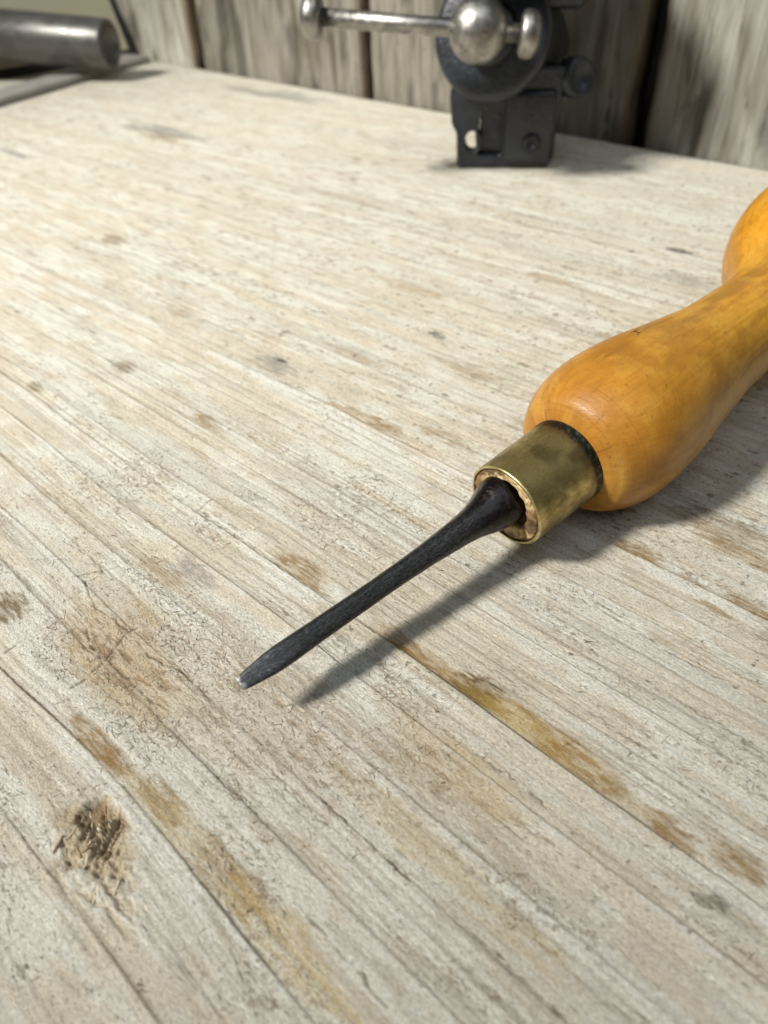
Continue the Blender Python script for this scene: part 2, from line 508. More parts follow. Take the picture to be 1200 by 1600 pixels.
# further away the boards are paler and greyer, worn smoother
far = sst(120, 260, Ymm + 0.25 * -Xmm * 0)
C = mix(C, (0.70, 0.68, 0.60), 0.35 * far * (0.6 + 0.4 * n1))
# latewood lines
C = mix(C, (0.25, 0.195, 0.13), np.clip(line, 0, 1.15) * (0.78 + 0.12 * sst(90, 200, Ymm)))
C = mix(C, (0.76, 0.735, 0.68), 0.62 * ledge * sst(0.30, 0.55, n2))
# thin streaks between rings
st = fbm(Xmm / 90, Vw / 0.55, 141, 3)
C = mix(C, (0.36, 0.30, 0.21), 0.26 * sst(0.58, 0.74, st))
H -= 0.12 * sst(0.54, 0.74, st)
# scattered worm-brown flecks
ck = np.abs(fbm(Xmm / 34, Vmm / 1.5, 145, 4, 0.55) - 0.5)
ckm = sst(0.011, 0.0, ck) * sst(0.44, 0.62, fbm(Xmm / 20, Vmm / 5, 147, 3))
C = mix(C, (0.20, 0.15, 0.095), 0.75 * ckm)
H -= 0.10 * ckm
fl = fbm(Xmm / 1.0, Vmm / 0.55, 151, 3)
C = mix(C, (0.20, 0.14, 0.08), 0.60 * sst(0.64, 0.74, fl) * fuzz * sst(0.42, 0.60, n1))
spk = fbm(Xmm / 0.9, Vmm / 0.6, 157, 2)
C = mix(C, (0.09, 0.065, 0.04), 0.8 * sst(0.80, 0.87, spk) * sst(0.40, 0.6, fbm(Xmm / 26, Vmm / 12, 159, 3)))
spk2 = fbm(Xmm / 3.2, Vmm / 1.5, 161, 3)
C = mix(C, (0.17, 0.13, 0.085), 0.7 * sst(0.74, 0.82, spk2) * sst(90, 130, Ymm))
fl2 = fbm(Xmm / 11, Vmm / 1.4, 155, 4)
C = mix(C, (0.30, 0.24, 0.16), 0.30 * sst(0.62, 0.76, fl2))

BROWN = (0.275, 0.150, 0.028); YEL = (0.52, 0.36, 0.115); DARK = (0.055, 0.045, 0.035); OLIVE = (0.155, 0.092, 0.022); GREY_MARK = (0.20, 0.195, 0.19)
# x, y, half length, half width (mm), strength, colour, hard lower edge at ring
STAINS = [(-90, 60.5, 8.5, 3.6, .80, BROWN, 60.9), (-62, 61.6, 6.5, 1.8, .7, BROWN, 60.9), (-54, 61.4, 7.5, 1.9, .75, BROWN, 60.9), (-42.8, 62.6, 5.6, 3.3, 1.0, OLIVE, 60.9), (-40.5, 62.4, 3.0, 1.9, .9, OLIVE, 60.9),
          (-33, 62.6, 8, 2.4, .60, YEL, 60.9), (-32, 64.6, 7, 0.7, .6, BROWN, None), (-23, 62.3, 8.5, 3.4, .85, BROWN, 60.9), (-31, 62, 24, 3.0, .34, YEL, 60.9), (-6, 62.3, 4.2, 2.2, .8, BROWN, 60.9), (3, 64.5, 4.0, 2.2, .7, BROWN, None),
          (-112, 111.6, 8, 2.0, .75, BROWN, 111.8), (-126, 110, 7, 1.5, .6, BROWN, 111.8), (-150, 82, 6, 2.2, .5, BROWN, None), (-153, 82, 4, 2.2, .5, BROWN, None),
          (-39.5, 112, 6.2, 2.6, .85, BROWN, 111.8), (-31, 131, 10, 5, .5, OLIVE, None), (-23, 126, 9, 2.5, .6, BROWN, None), (-15, 112.8, 5.5, 1.6, .7, BROWN, None), (-21, 108, 4, .8, .6, BROWN, None), (-27, 112, 4, .9, .5, BROWN, None),
          (-86, 11.0, 7, 1.9, .75, BROWN, 10.0), (-79.5, 11.2, 4, 2.0, .7, BROWN, 10.0), (-68, 12.6, 6, 2.4, .6, BROWN, 10.0), (-51, 13, 8.5, 3.0, .55, BROWN, 10.0), (-37, 12.3, 12, 3.4, .5, YEL, 10.0), (-60, 12, 16, 2.8, .35, YEL, 10.0),
          (-127.5, 14, 4.5, 4.5, .85, OLIVE, None), (-102, 25, 13, 8, .42, YEL, None), (-90, 22, 13, 6, .40, YEL, None), (-36, 48.5, 12, 4.5, .40, YEL, None), (-30, 36, 20, 3.5, .35, YEL, None),
          (-424, 246, 34, 8, .75, GREY_MARK, None), (-410, 238, 20, 6, .45, BROWN, None), (-456, 170, 14, 3, .75, GREY_MARK, None), (-453, 344, 50, 7, .65, GREY_MARK, None), (-425, 352, 30, 5, .5, GREY_MARK, None),  # soft grey patches, the last two close to the wall
          (-106.6, 263, 5, 2.6, .95, DARK, None), (-94, 241, 10, 4, .4, GREY_MARK, None), (-133.9, 158, 3.3, 1.5, .95, DARK, None), (-160, 113.5, 9, 3.4, .6, GREY_MARK, None), (-161, 116.5, 3, 1.0, .9, DARK, None),
          (-106.5, 46, 7, 3, .55, GREY_MARK, None), (1.6, 56.2, 1.3, 0.9, .85, DARK, None), (3.4, 57.6, 1.5, 0.8, .6, DARK, None), (4, 58, 4, 2, .25, GREY_MARK, None), (-112, 41.5, 6, 2.6, .4, BROWN, None), (-140, 72, 4, 1.2, .4, BROWN, None),
          (-165, 178, 14, 3, .45, BROWN, None), (-128, 215, 12, 2.5, .5, BROWN, None), (-250, 230, 25, 2.5, .4, BROWN, None), (-215, 116, 8, 3, .4, BROWN, None), (-195, 83, 5, 3, .6, OLIVE, None), (-206, 59, 4, 2, .75, OLIVE, None),
          (-292, 136, 7, 4, .7, OLIVE, None), (-113, 148, 12, 3.0, .4, BROWN, None), (-82, 135, 10, 2.6, .4, BROWN, None), (-96, 118, 9, 2.2, .55, BROWN, None), (-145, 132, 14, 2.0, .35, BROWN, None), (-84, 182, 14, 5, .40, YEL, None), (-92, 190, 5, 2, .5, BROWN, None)]
for i, (x0, y0, a, b_, s, c, edge) in enumerate(STAINS):
    dx = np.abs(Xmm - x0) < a * 2.2; 
    d = ((Xmm - x0) / a) ** 2 + ((Ymm - y0) / b_) ** 2
    msk = d < 4
    if not msk.any(): continue
    xs, vs_ = Xmm[msk], Vmm[msk]
    sc = max(0.5, a / 9)
    wob = (fbm(xs / (4.0 * sc), vs_ / (0.8 * sc), 200 + i, 5) - 0.5) * 2.8
    mm = sst(1.5, 0.35, d[msk] + wob)
    mm *= 0.50 + 0.50 * sst(0.35, 0.6, fbm(xs / 2.2, vs_ / .45, 300 + i, 3))
    if edge is not None: mm *= sst(edge - 0.05, edge + 0.22, vs_)
    C[msk] = mix(C[msk], c, np.clip(mm * s, 0, 1))
# torn brown area left of the tip
tm = np.exp(-(((Xmm + 99) / 17) ** 2 + ((Ymm - 24) / 8) ** 2)) + 0.7 * np.exp(-(((Xmm + 64) / 22) ** 2 + ((Ymm - 33) / 9) ** 2)) + 0.6 * np.exp(-(((Xmm + 40) / 14) ** 2 + ((Ymm - 46) / 7) ** 2))
tm = np.clip(tm, 0, 1)
tear = fbm(Xmm / 2.6, Vmm / 0.8, 401, 4)
C = mix(C, (0.54, 0.44, 0.335), 0.65 * tm)
C = mix(C, (0.30, 0.20, 0.115), 0.80 * tm * sst(0.52, 0.68, tear))
H -= 0.22 * tm * sst(0.52, 0.72, tear)
fuzz = np.clip(fuzz + 0.6 * tm, 0, 1)

# cracks and split edges, in mm
CRACKS = [([(-115.6, 7.5), (-116.4, 9.8), (-116.6, 12.1)], .25), ([(-99.0, 13.6), (-98.8, 16.5), (-99.4, 19.5), (-101.9, 25.8), (-102.6, 29.5)], .34),
          ([(-122.7, 29.0), (-113.2, 26.7), (-107.2, 27.5), (-103.1, 27.9)], .30), ([(-100.8, 21.7), (-95.6, 21.3), (-91.9, 21.8), (-85.2, 22.3), (-80.3, 23.1)], .28),
          ([(-96.1, 33.0), (-92.4, 34.2), (-85.2, 33.6)], .22), ([(-124.6, 28.6), (-122.7, 32.1), (-119.3, 37.1)], .28), ([(-88.7, 14.6), (-89.0, 17), (-90.1, 18.7)], .25),
          ([(-122.4, 58.6), (-123.4, 63.6)], .26), ([(-137, 32), (-128, 33.4), (-121, 33)], .2), ([(-112, 24), (-108, 21.6), (-101, 20.6)], .34), ([(-95, 27), (-88, 29), (-80, 29.6)], .25),
          ([(-49, 30), (-40, 30.6), (-30, 30.2)], .18), ([(-36, 53), (-28, 53.6), (-21, 53.2)], .2), ([(-60, 28), (-52, 27.6), (-44, 28)], .18), ([(-35, 72), (-20, 72.4), (-6, 71.8)], .2),
          ([(-44, 93), (-34, 93.6), (-20, 93), (-5, 94)], .22), ([(-20, 84), (-8, 84.5), (4, 84)], .2), ([(-22, 31), (-12, 31.5), (2, 31)], .24), ([(-38, 17), (-30, 17.3), (-22, 17)], .25), ([(-152, 45), (-140, 45.4), (-127, 45)], .18), ([(-85, 66), (-74, 66.6), (-60, 66)], .16)]
for i, (pl, wd) in enumerate(CRACKS):
    pl = np.array(pl)
    lo = pl.min(0) - 2; hi = pl.max(0) + 2
    ix0, ix1 = np.searchsorted(gx * 1000, [lo[0], hi[0]]); iy0, iy1 = np.searchsorted(gy * 1000, [lo[1], hi[1]])
    sl = (slice(iy0, iy1), slice(ix0, ix1))
    x = Xmm[sl]; y = Ymm[sl]
    x = x + 0.9 * (fbm(x / 1.6, y / 1.6, 500 + i, 3) - .5); y = y + 1.3 * (fbm(x / 1.6, y / 1.6, 540 + i, 3) - .5)
    d = np.full(x.shape, 9.0)
    for p, q in zip(pl[:-1], pl[1:]):
        e = q - p; t = np.clip(((x - p[0]) * e[0] + (y - p[1]) * e[1]) / (e @ e), 0, 1)
        d = np.minimum(d, np.hypot(x - p[0] - t * e[0], y - p[1] - t * e[1]))
    wd = wd * 0.62
    k = np.exp(-(d / wd) ** 2) * sst(0.30, 0.58, fbm(x / 1.6, y / 1.6, 580 + i, 3))
    C[sl] = mix(C[sl], (0.10, 0.065, 0.04), 0.85 * k)
    H[sl] -= 0.35 * k
    H[sl] += 0.05 * np.exp(-((d - wd * 2) / wd) ** 2)

# knot pit near the front left corner
kd = np.hypot((Xmm + 70.6) / 8.2, (Ymm - 2.8) / 5.6) + 1.1 * (fbm(Xmm / 3.5, Ymm / 2.2, 601, 5, 0.6) - .5)
pit = sst(1.05, 0.25, kd)
ku = (Xmm * 0.55 - Ymm * 0.83); kv = (Xmm * 0.83 + Ymm * 0.55)
kn = 1 - np.abs(2 * fbm(ku / 5.0, kv / 0.75, 611, 5, 0.6) - 1) ** 0.8; kn = 0.5 + 1.3 * (kn - 0.72)
kn2 = fbm(ku / 1.8, kv / 0.5, 617, 3)
H -= pit * (1.1 - 3.4 * (kn - .5) - 0.9 * (kn2 - .5)) * (0.5 + sst(0.7, 0.0, kd))
H += 0.25 * np.exp(-((kd - 1.1) / .2) ** 2)
hole = sst(1.0, 0.3, np.hypot((Xmm + 74.0) / 3.6, (Ymm - 4.2) / 3.0) + 0.9 * (fbm(Xmm / 1.8, Ymm / 1.2, 621, 4) - .5))
H -= 1.5 * hole
C = mix(C, (0.45, 0.335, 0.20), 0.85 * sst(1.15, .5, kd))
C = mix(C, (0.62, 0.52, 0.37), 0.85 * sst(1.1, .5, kd) * sst(0.48, 0.72, kn + 0.5 * (kn2 - .5)))
C = mix(C, (0.17, 0.105, 0.05), 0.8 * pit * sst(0.55, 0.36, kn))
C = mix(C, (0.20, 0.125, 0.05), 0.75 * hole)
kd2 = np.hypot((Xmm + 63) / 13, (Ymm + 0.5) / 6.0) + 0.5 * (fbm(Xmm / 4, Ymm / 2, 631, 4) - .5)
C = mix(C, (0.52, 0.42, 0.29), 0.62 * sst(1.2, .2, kd2) * sst(.40, .58, tear))
H -= 0.6 * sst(1.2, .2, kd2) * sst(.42, .62, tear)

C = np.clip(C, 0.01, 0.9)
H = H * 0.001
# worn rounded edge at the wall
H -= 0.0012 * sst(366, 374.2, Ymm) ** 2

ny, nx = V.shape
co = np.stack([GX, GY, H], -1).reshape(-1, 3)
ii = (np.arange(ny - 1)[:, None] * nx + np.arange(nx - 1)[None]).ravel()
quads = np.stack([ii, ii + 1, ii + 1 + nx, ii + nx], -1)
# skirt so the board has thickness
bi = np.concatenate([np.arange(nx), np.arange(1, ny) * nx + nx - 1, (ny - 1) * nx + np.arange(nx - 2, -1, -1), np.arange(ny - 2, 0, -1) * nx])
nb = len(co)
low = co[bi].copy(); low[:, 2] = -0.038
ring_ = np.arange(len(bi)); nxt = (ring_ + 1) % len(bi)
skirt = np.stack([bi, nb + ring_, nb + nxt, bi[nxt]], -1)
cc = nb + len(bi)
bc = np.array([[BX0, BY0, -0.038], [BX1, BY0, -0.038], [BX1, BY1, -0.038], [BX0, BY1, -0.038]])
co2 = np.concatenate([co, low, bc])
quads = np.concatenate([quads, skirt, np.array([[cc + 3, cc + 2, cc + 1, cc]])])
bench = empty("workbench", (-0.25, 0.13, -0.038), "weathered whitewashed wooden workbench with raised grain and brown stains", "workbench")
me = mesh_np("benchtop", co2, quads)
smooth(me)
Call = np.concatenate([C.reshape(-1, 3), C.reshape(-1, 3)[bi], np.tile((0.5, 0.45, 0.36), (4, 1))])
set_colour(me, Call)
grain = np.stack([Xmm, Vmm, 0 * Xmm], -1).reshape(-1, 3)
gl = grain[bi].copy(); gl[:, 2] = 38
set_vec(me, np.concatenate([grain, gl, bc * 1000]), "grain")
fa = me.attributes.new("fuzz", 'FLOAT', 'POINT')
fa.data.foreach_set("value", np.concatenate([fuzz.ravel(), np.zeros(len(bi) + 4)]).astype(np.float32))
benchtop = link("benchtop", me, M_BENCH, bench)


def height_at(x, y):
    i = np.clip(np.searchsorted(gx, x), 1, nx - 1); j = np.clip(np.searchsorted(gy, y), 1, ny - 1)
    return H[j, i]


def strands(name, pos, ang, length, rad, curl, lift, colours, mat, parent, segs=4):
    """many little three-sided curled splinters in one mesh"""
    n = len(pos)
    t = np.linspace(0, 1, segs + 1)
    P = np.zeros((n, segs + 1, 3))
    a = ang.copy(); x = pos[:, 0].copy(); y = pos[:, 1].copy()
    dirs = np.zeros((n, segs + 1, 2))
    for k in range(segs + 1):
        P[:, k, 0] = x; P[:, k, 1] = y
        P[:, k, 2] = height_at(x, y) + rad * 0.5 + lift * np.sin(math.pi * (0.15 + 0.75 * t[k])) ** 2
        dirs[:, k, 0] = np.cos(a); dirs[:, k, 1] = np.sin(a)
        x = x + np.cos(a) * length / segs; y = y + np.sin(a) * length / segs
        a = a + curl / segs
    tap = np.sin(math.pi * (0.12 + 0.80 * t)) ** 0.6
    side = np.stack([-dirs[..., 1], dirs[..., 0], 0 * dirs[..., 0]], -1)
    upv = np.array([0, 0, 1.0])
    R = rad[:, None, None] * tap[None, :, None]
    v = np.stack([P + side * R, P - side * R, P + upv * R * 1.2], 2)
    co_ = v.reshape(-1, 3)
    base = (np.arange(n)[:, None] * (segs + 1) + np.arange(segs)[None]) * 3
    q = []
    for e in range(3):
        f = (e + 1) % 3
        q.append(np.stack([base + e, base + f, base + f + 3, base + e + 3], -1).reshape(-1, 4))
    me_ = mesh_np(name, co_, np.concatenate(q))
    smooth(me_)
    set_colour(me_, np.repeat(colours, (segs + 1) * 3, axis=0))
    o = link(name, me_, mat, parent)
    return o


# torn fibres standing off the surface
cand = 150000
fx = rng.uniform(-0.165, 0.03, cand); fy = rng.uniform(-0.025, 0.15, cand)
jx = np.clip(np.searchsorted(gx, fx), 0, nx - 1); jy = np.clip(np.searchsorted(gy, fy), 0, ny - 1)
dens = (0.02 + 0.75 * fuzz[jy, jx] ** 2 * sst(0.44, 0.62, n1[jy, jx]) + 0.6 * tm[jy, jx]) * np.where(fy > 0.1, 0.45, 1)
keep = rng.rand(cand) < dens * 0.48
fx, fy = fx[keep], fy[keep]
n = len(fx)
fa_ = rng.normal(0, 0.45, n) + np.where(rng.rand(n) < 0.45, 0.75, -0.25) + math.pi * (rng.rand(n) < .5)
ln = np.exp(rng.normal(math.log(0.00062), 0.58, n)).clip(0.00025, 0.0028)
rd = rng.uniform(0.000022, 0.000052, n)
pal = np.array([(0.13, 0.085, 0.045), (0.22, 0.15, 0.085), (0.34, 0.25, 0.15), (0.56, 0.47, 0.35), (0.64, 0.58, 0.48)])  # dark browns serve as fibre and as painted shade within the fuzz
pc = pal[rng.choice(5, n, p=[.25, .25, .15, .2, .15])] * rng.uniform(.8, 1.15, (n, 1))
o = strands("wood_fibres", np.stack([fx, fy], -1), fa_, ln, rd, rng.normal(0, 0.5, n), rng.uniform(0.00002, 0.00016, n), pc, M_FIBRE, bench)
tag(o, kind='stuff')

# torn shreds in the gouge
n = 22
kx = -0.0700 + rng.normal(0, 0.0036, n).clip(-.006, .007); ky = 0.0022 + rng.normal(0, 0.0024, n).clip(-.004, .004)
far_ = rng.rand(n) < 0.3
kx = np.where(far_, kx + 0.006, kx); ky = np.where(far_, ky - 0.003, ky)
o = strands("torn_shreds", np.stack([kx, ky], -1), rng.normal(-0.70, 0.45, n), rng.uniform(0.0012, 0.0036, n), rng.uniform(0.00012, 0.00042, n) * np.where(far_, 0.6, 1),
            rng.normal(0, 0.5, n), rng.uniform(-0.0004, 0.00002, n), np.array([(0.62, 0.53, 0.39), (0.52, 0.41, 0.27), (0.36, 0.25, 0.14)])[rng.choice(3, n, p=[.5, .35, .15])], M_FIBRE, bench, 5)
tag(o, kind='stuff')

# ------------------------------------------------------------------ plank wall behind
wall = empty("plank_wall", (-0.33, 0.385, -0.05), "rough grey wall of upright weathered planks with dark gaps behind the vise", "wall")


def plank(x0, x1, tint, seed, lean=0.0):
    xs = np.linspace(x0, x1, 46); zs = np.linspace(-0.06, 0.34, 100)
    Xp, Zp = np.meshgrid(xs, zs)
    edge0 = 0.0022 * (fbm(Zp * 40, 0 * Zp + seed, seed, 3) - .5) * 2; edge1 = 0.0022 * (fbm(Zp * 40, 0 * Zp + seed + 5, seed + 9, 3) - .5) * 2
    u = (Xp - x0) / (x1 - x0)
    Xq = Xp + edge0 * (1 - u) + edge1 * u + lean * Zp * (1 - u)
    rel = 0.0012 * (fbm(Xp * 300, Zp * 14, seed, 4) - .5) * 2
    rnd = 0.004 * (np.clip(1 - np.minimum(u, 1 - u) * (x1 - x0) / 0.005, 0, 1) ** 2)
    Yp = 0.3752 + rel + rnd + 0.001 * (hash_lat(np.array(seed * 1.0), np.array(2.0), 3))
    f = np.stack([Xq, Yp, Zp], -1); bk = f.copy(); bk[..., 1] = 0.395
    R_, Cn = Xp.shape
    co_ = np.concatenate([f.reshape(-1, 3), bk.reshape(-1, 3)])
    i0 = (np.arange(R_ - 1)[:, None] * Cn + np.arange(Cn - 1)[None]).ravel()
    q = [np.stack([i0, i0 + 1, i0 + 1 + Cn, i0 + Cn], -1), np.stack([i0, i0 + Cn, i0 + 1 + Cn, i0 + 1], -1) + R_ * Cn]
    b_ = np.concatenate([np.arange(Cn), np.arange(1, R_) * Cn + Cn - 1, (R_ - 1) * Cn + np.arange(Cn - 2, -1, -1), np.arange(R_ - 2, 0, -1) * Cn])
    b2 = np.roll(b_, -1)
    q.append(np.stack([b_, b_ + R_ * Cn, b2 + R_ * Cn, b2], -1))
    me_ = mesh_np("plank", co_, np.concatenate(q)); smooth(me_)
    kn = np.zeros_like(Xp)
    tc = np.ones(Xp.shape + (3,)) * np.array(tint)
    tc = mix(tc, np.array(tint) * 0.35, 0.8 * sst(.58, .72, fbm(Xp * 90, Zp * 26, seed + 31, 5)))
    tc = mix(tc, np.array(tint) * np.array((0.75, 0.6, 0.45)), 0.8 * sst(0.004, 0.0, np.minimum(u, 1 - u) * (x1 - x0)))
    set_colour(me_, np.concatenate([tc.reshape(-1, 3)] * 2))
    return link("plank", me_, M_PLANK, wall)


plank(-0.700, -0.5735, (2.1, 2.12, 2.1), 3)
plank(-0.5610, -0.3835, (1.05, 1.03, 1.0), 8)
plank(-0.3775, -0.1955, (1.0, 0.98, 0.94), 15)
plank(-0.1835, -0.0100, (1.25, 1.26, 1.26), 22)
plank(-0.0020, 0.1800, (1.0, 1.0, 0.97), 29)
bm = bmesh.new()
bevel_box(bm, (-0.72, 0.3975, -0.06), (0.20, 0.408, 0.34), 0.001, 1)
link("backing_board", bm_mesh(bm, "backing_board"), M_DARKWALL, wall)

# ------------------------------------------------------------------ vise
VO = Vector((-0.2175, 0.3045, 0.0)); VU = Vector((0.8164, 0.5775, 0)).normalized(); VN = Vector((VU.y, -VU.x, 0))
VM = Matrix(((VU.x, VN.x, 0, VO.x), (VU.y, VN.y, 0, VO.y), (0, 0, 1, 0), (0, 0, 0, 1)))   # local (u right, w to the camera, z up)
vise = empty("vise", tuple(VO - VN * 0.02), "small blue black bench vise with a bright ball and sliding bar handle", "vise")


def V3(u, w, z):
    return VM @ Vector((u / 1000, w / 1000, z / 1000))


def VD(u, w, z):
    return (VM.to_3x3() @ Vector((u, w, z))).normalized()


def extr_curve(name, outline, holes, depth, bev, origin_w, round_=0):
    """a plate in the vise's front plane with real holes: outline in (u, z) mm, extruded back from w = origin_w"""
    cu = bpy.data.curves.new(name, 'CURVE'); cu.dimensions = '2D'; cu.fill_mode = 'BOTH'
    cu.extrude = depth / 2000 - bev / 1000; cu.bevel_depth = bev / 1000; cu.bevel_resolution = 2; cu.offset = -bev / 1000
    for pts in [outline] + holes:
        sp = cu.splines.new('POLY'); sp.points.add(len(pts) - 1); sp.use_cyclic_u = True
        for p, c in zip(sp.points, pts): p.co = (c[0] / 1000, c[1] / 1000, 0, 1)
    tmp = bpy.data.objects.new(name, cu); col.objects.link(tmp)
    bpy.context.view_layer.update()
    me_ = bpy.data.meshes.new_from_object(tmp.evaluated_get(bpy.context.evaluated_depsgraph_get()))
    bpy.data.objects.remove(tmp); bpy.data.curves.remove(cu)
    # curve plane (x, y) -> (u, z), its depth -> w
    for v in me_.vertices:
        p = v.co.copy()
        v.co = VM @ Vector((p.x, p.z + (origin_w - depth / 2) / 1000, p.y))
    me_.name = name
    bm_ = bmesh.new(); bm_.from_mesh(me_)
    bmesh.ops.remove_doubles(bm_, verts=bm_.verts, dist=1e-6)
    bmesh.ops.recalc_face_normals(bm_, faces=bm_.faces)
    bm_.to_mesh(me_); bm_.free()
    return me_


def rounded(pts, r, k=5):
    out = []
    n_ = len(pts)
    for i in range(n_):
        p0 = Vector(pts[i - 1]); p = Vector(pts[i]); p1 = Vector(pts[(i + 1) % n_])
        a = (p0 - p).normalized(); b_ = (p1 - p).normalized()
        rr = min(r, (p0 - p).length * .45, (p1 - p).length * .45)
        A = p + a * rr; B = p + b_ * rr
        for t in np.linspace(0, 1, k):
            out.append(tuple((A * (1 - t) + p * t) * (1 - t) + (p * (1 - t) + B * t) * t))
    return out


def circ(cx, cy, rx, ry=None, k=24):
    ry = ry or rx
    return [(cx + rx * math.cos(2 * math.pi * i / k), cy + ry * math.sin(2 * math.pi * i / k)) for i in range(k)]


foot_out = rounded([(-22.0, 0.3), (21.5, 0.3), (24.5, 33), (26, 42), (-24, 42), (-26.0, 31), (-24.8, 19), (-22.6, 16)], 2.2)
foot = link("foot_plate", extr_curve("foot_plate", foot_out, [circ(-15.0, 12.2, 3.4, 4.2), rounded([(-12.0, 6.0), (-1.5, 6.0), (-1.5, 25.0), (-12.0, 25.0)], 1.2)], 7, 0.9, 0), M_IRON, vise)
bm = bmesh.new()
bevel_box(bm, (-0.0118, -0.0100, 0.0003), (0.0215, -0.0045, 0.034), 0.0008, 2, VM)
bevel_box(bm, (0.0000, -0.050, 0.0003), (0.0240, -0.0095, 0.036), 0.002, 2, VM)
bevel_box(bm, (-0.023, -0.060, 0.0280), (0.024, -0.0065, 0.040), 0.002, 2, VM)
link("base_casting", bm_mesh(bm, "base_casting"), M_IRON, vise)
bm = bmesh.new()
bevel_box(bm, (-0.0005, -0.0030, 0.0035), (0.0222, 0.0032, 0.0335), 0.0026, 4, VM)
link("boss", bm_mesh(bm, "boss", True), M_IRON, vise)
bolt = link("bolt", lathe("bolt", [(0, 0.0), (0, 0.0042), (0.0012, 0.0042), (0.0018, 0.0036), (0.0018, 0.002), (0.0006, 0.0017), (0.0006, 0)], V3(12.6, 3.0, 12.0), VN, 24, False), M_BOLT, vise)
# swivelling head: its axis tips a little up and to the left of the foot
HC = V3(-7.0, 6, 55.0); HD = VD(-4.2, 20, 4.6)
body_prof = [(-0.062, 0.0), (-0.062, 0.021), (-0.060, 0.023), (-0.030, 0.024), (-0.010, 0.0225), (-0.004, 0.0235), (0.0, 0.0248), (0.004, 0.0248), (0.006, 0.0242), (0.0068, 0.0225), (0.0072, 0.021), (0.0072, 0.0)]
link("body", lathe("body", body_prof, HC, HD, 64, False), M_IRON, vise)
hole = HC + HD * 0.0068 + VD(-0.1, 0, -1) * 0.0172
link("oil_hole", lathe("oil_hole", [(0, 0.0030), (0.0008, 0.0030), (0.001, 0.0024), (0.0003, 0.0017), (0.0003, 0)], hole, HD, 20, False), M_BLACK, vise)
link("collar", lathe("collar", [(0.0, 0.0120), (0.006, 0.0115), (0.0075, 0.0108), (0.0075, 0.0080), (0.022, 0.0075), (0.022, 0)], HC + HD * 0.0068, HD, 40, False), M_BOLT, vise)
bl = HC + HD * 0.0275
link("screw_ball", lathe("screw_ball", [(-0.0118 * math.cos(a), 0.0118 * math.sin(a)) for a in np.linspace(0, math.pi, 28)], bl, HD, 48, False), M_CHROME, vise)
# sliding bar through the ball
BD = (V3(6, 30, 58.3) - V3(-81, 30, 66.4)).normalized()
kl = bl - BD * 0.0665; kr = bl + BD * 0.0195
bar = link("handle_bar", lathe("handle_bar", [(0, 0), (0, 0.0034), (0.085, 0.0034), (0.085, 0)], kl, BD, 32, False), M_CHROME, vise)
kp = [(-0.0050, 0), (-0.0049, 0.003), (-0.0042, 0.0058), (-0.0028, 0.0076), (-0.001, 0.0083), (0.0012, 0.0083), (0.0026, 0.0076), (0.0033, 0.006), (0.0034, 0.0034)]
link("bar_knob", lathe("bar_knob", kp, kl, BD, 40, False), M_CHROME, vise)
kp2 = [(a_, r_ * 1.02) for a_, r_ in kp]
link("bar_knob", lathe("bar_knob", kp2, kr, -BD, 40, False), M_CHROME, vise)
# upper casting and jaws, mostly above the frame
bm = bmesh.new()
bevel_box(bm, (-0.024, -0.050, 0.062), (0.031, -0.004, 0.088), 0.004, 3, VM)
link("neck_casting", bm_mesh(bm, "neck_casting", True), M_IRON, vise)
for w0, w1, z0 in ((-0.004, 0.030, 0.079), (-0.046, -0.0065, 0.087)):
    bm = bmesh.new()
    bevel_box(bm, (-0.030, w0, z0), (0.030, w1, 0.108), 0.003, 2, VM)
    link("jaw", bm_mesh(bm, "jaw"), M_IRON, vise)
link("lock_knob", lathe("lock_knob", [(0, 0.0), (0, 0.005), (0.003, 0.0080), (0.009, 0.0085), (0.0115, 0.0078), (0.0120, 0.006), (0.0100, 0.005), (0.0095, 0)], V3(25.5, -12, 36), VD(0.55, 0.8, 0.1), 36, False), M_IRON, vise)

# ------------------------------------------------------------------ left end: batten, leaning board, pipe
A0 = Vector((-0.5758, 0.2166, 0)); A1 = Vector((-0.6197, 0.3650, 0))
dv = (A0 - A1).normalized(); side = Vector((-dv.y, dv.x, 0))
if side.x > 0: side = -side
bm = bmesh.new()
pA = A0 + dv * 0.10; pB = A1
prof = [(0.0, 0.0004), (0.0, 0.0040), (0.0010, 0.0050), (0.026, 0.0050), (0.027, 0.0040), (0.027, 0.0004)]
va = [bm.verts.new(pA + side * s_ + Vector((0, 0, z_))) for s_, z_ in prof]; vb = [bm.verts.new(pB + side * s_ + Vector((0, 0, z_))) for s_, z_ in prof]
for i in range(len(prof)):
    j = (i + 1) % len(prof); bm.faces.new((va[i], va[j], vb[j], vb[i]))
bm.faces.new(va); bm.faces.new(vb)
bat = link("batten", bm_mesh(bm, "batten"), M_BATTEN)
tag(bat, "thin grey batten lying along the left end of the workbench under the pipe", "batten")

P0 = Vector((-0.6489, 0.3705, 0.0006)); P1 = Vector((-0.6760, 0.2250, 0.0006)); PT = Vector((-0.6712, 0.3739, 0.0388))
e1 = (P1 - P0).normalized(); e2 = (PT - P0); e2 = (e2 - e1 * e2.dot(e1)).normalized(); e3 = e1.cross(e2).normalized()
if e3.x > 0: e3 = -e3
board = empty("leaning_board", tuple(P0), "pale yellowed board with black edges leaning at the left end behind the pipe", "board")


def slab(name, a0, a1, b0, b1, t0, t1, mat, parent):
    bm_ = bmesh.new()
    mt = Matrix(((e1.x, e2.x, e3.x, P0.x), (e1.y, e2.y, e3.y, P0.y), (e1.z, e2.z, e3.z, P0.z), (0, 0, 0, 1)))
    bevel_box(bm_, (a0, b0, t0), (a1, b1, t1), 0.0006, 2, mt)
    return link(name, bm_mesh(bm_, name), mat, parent)


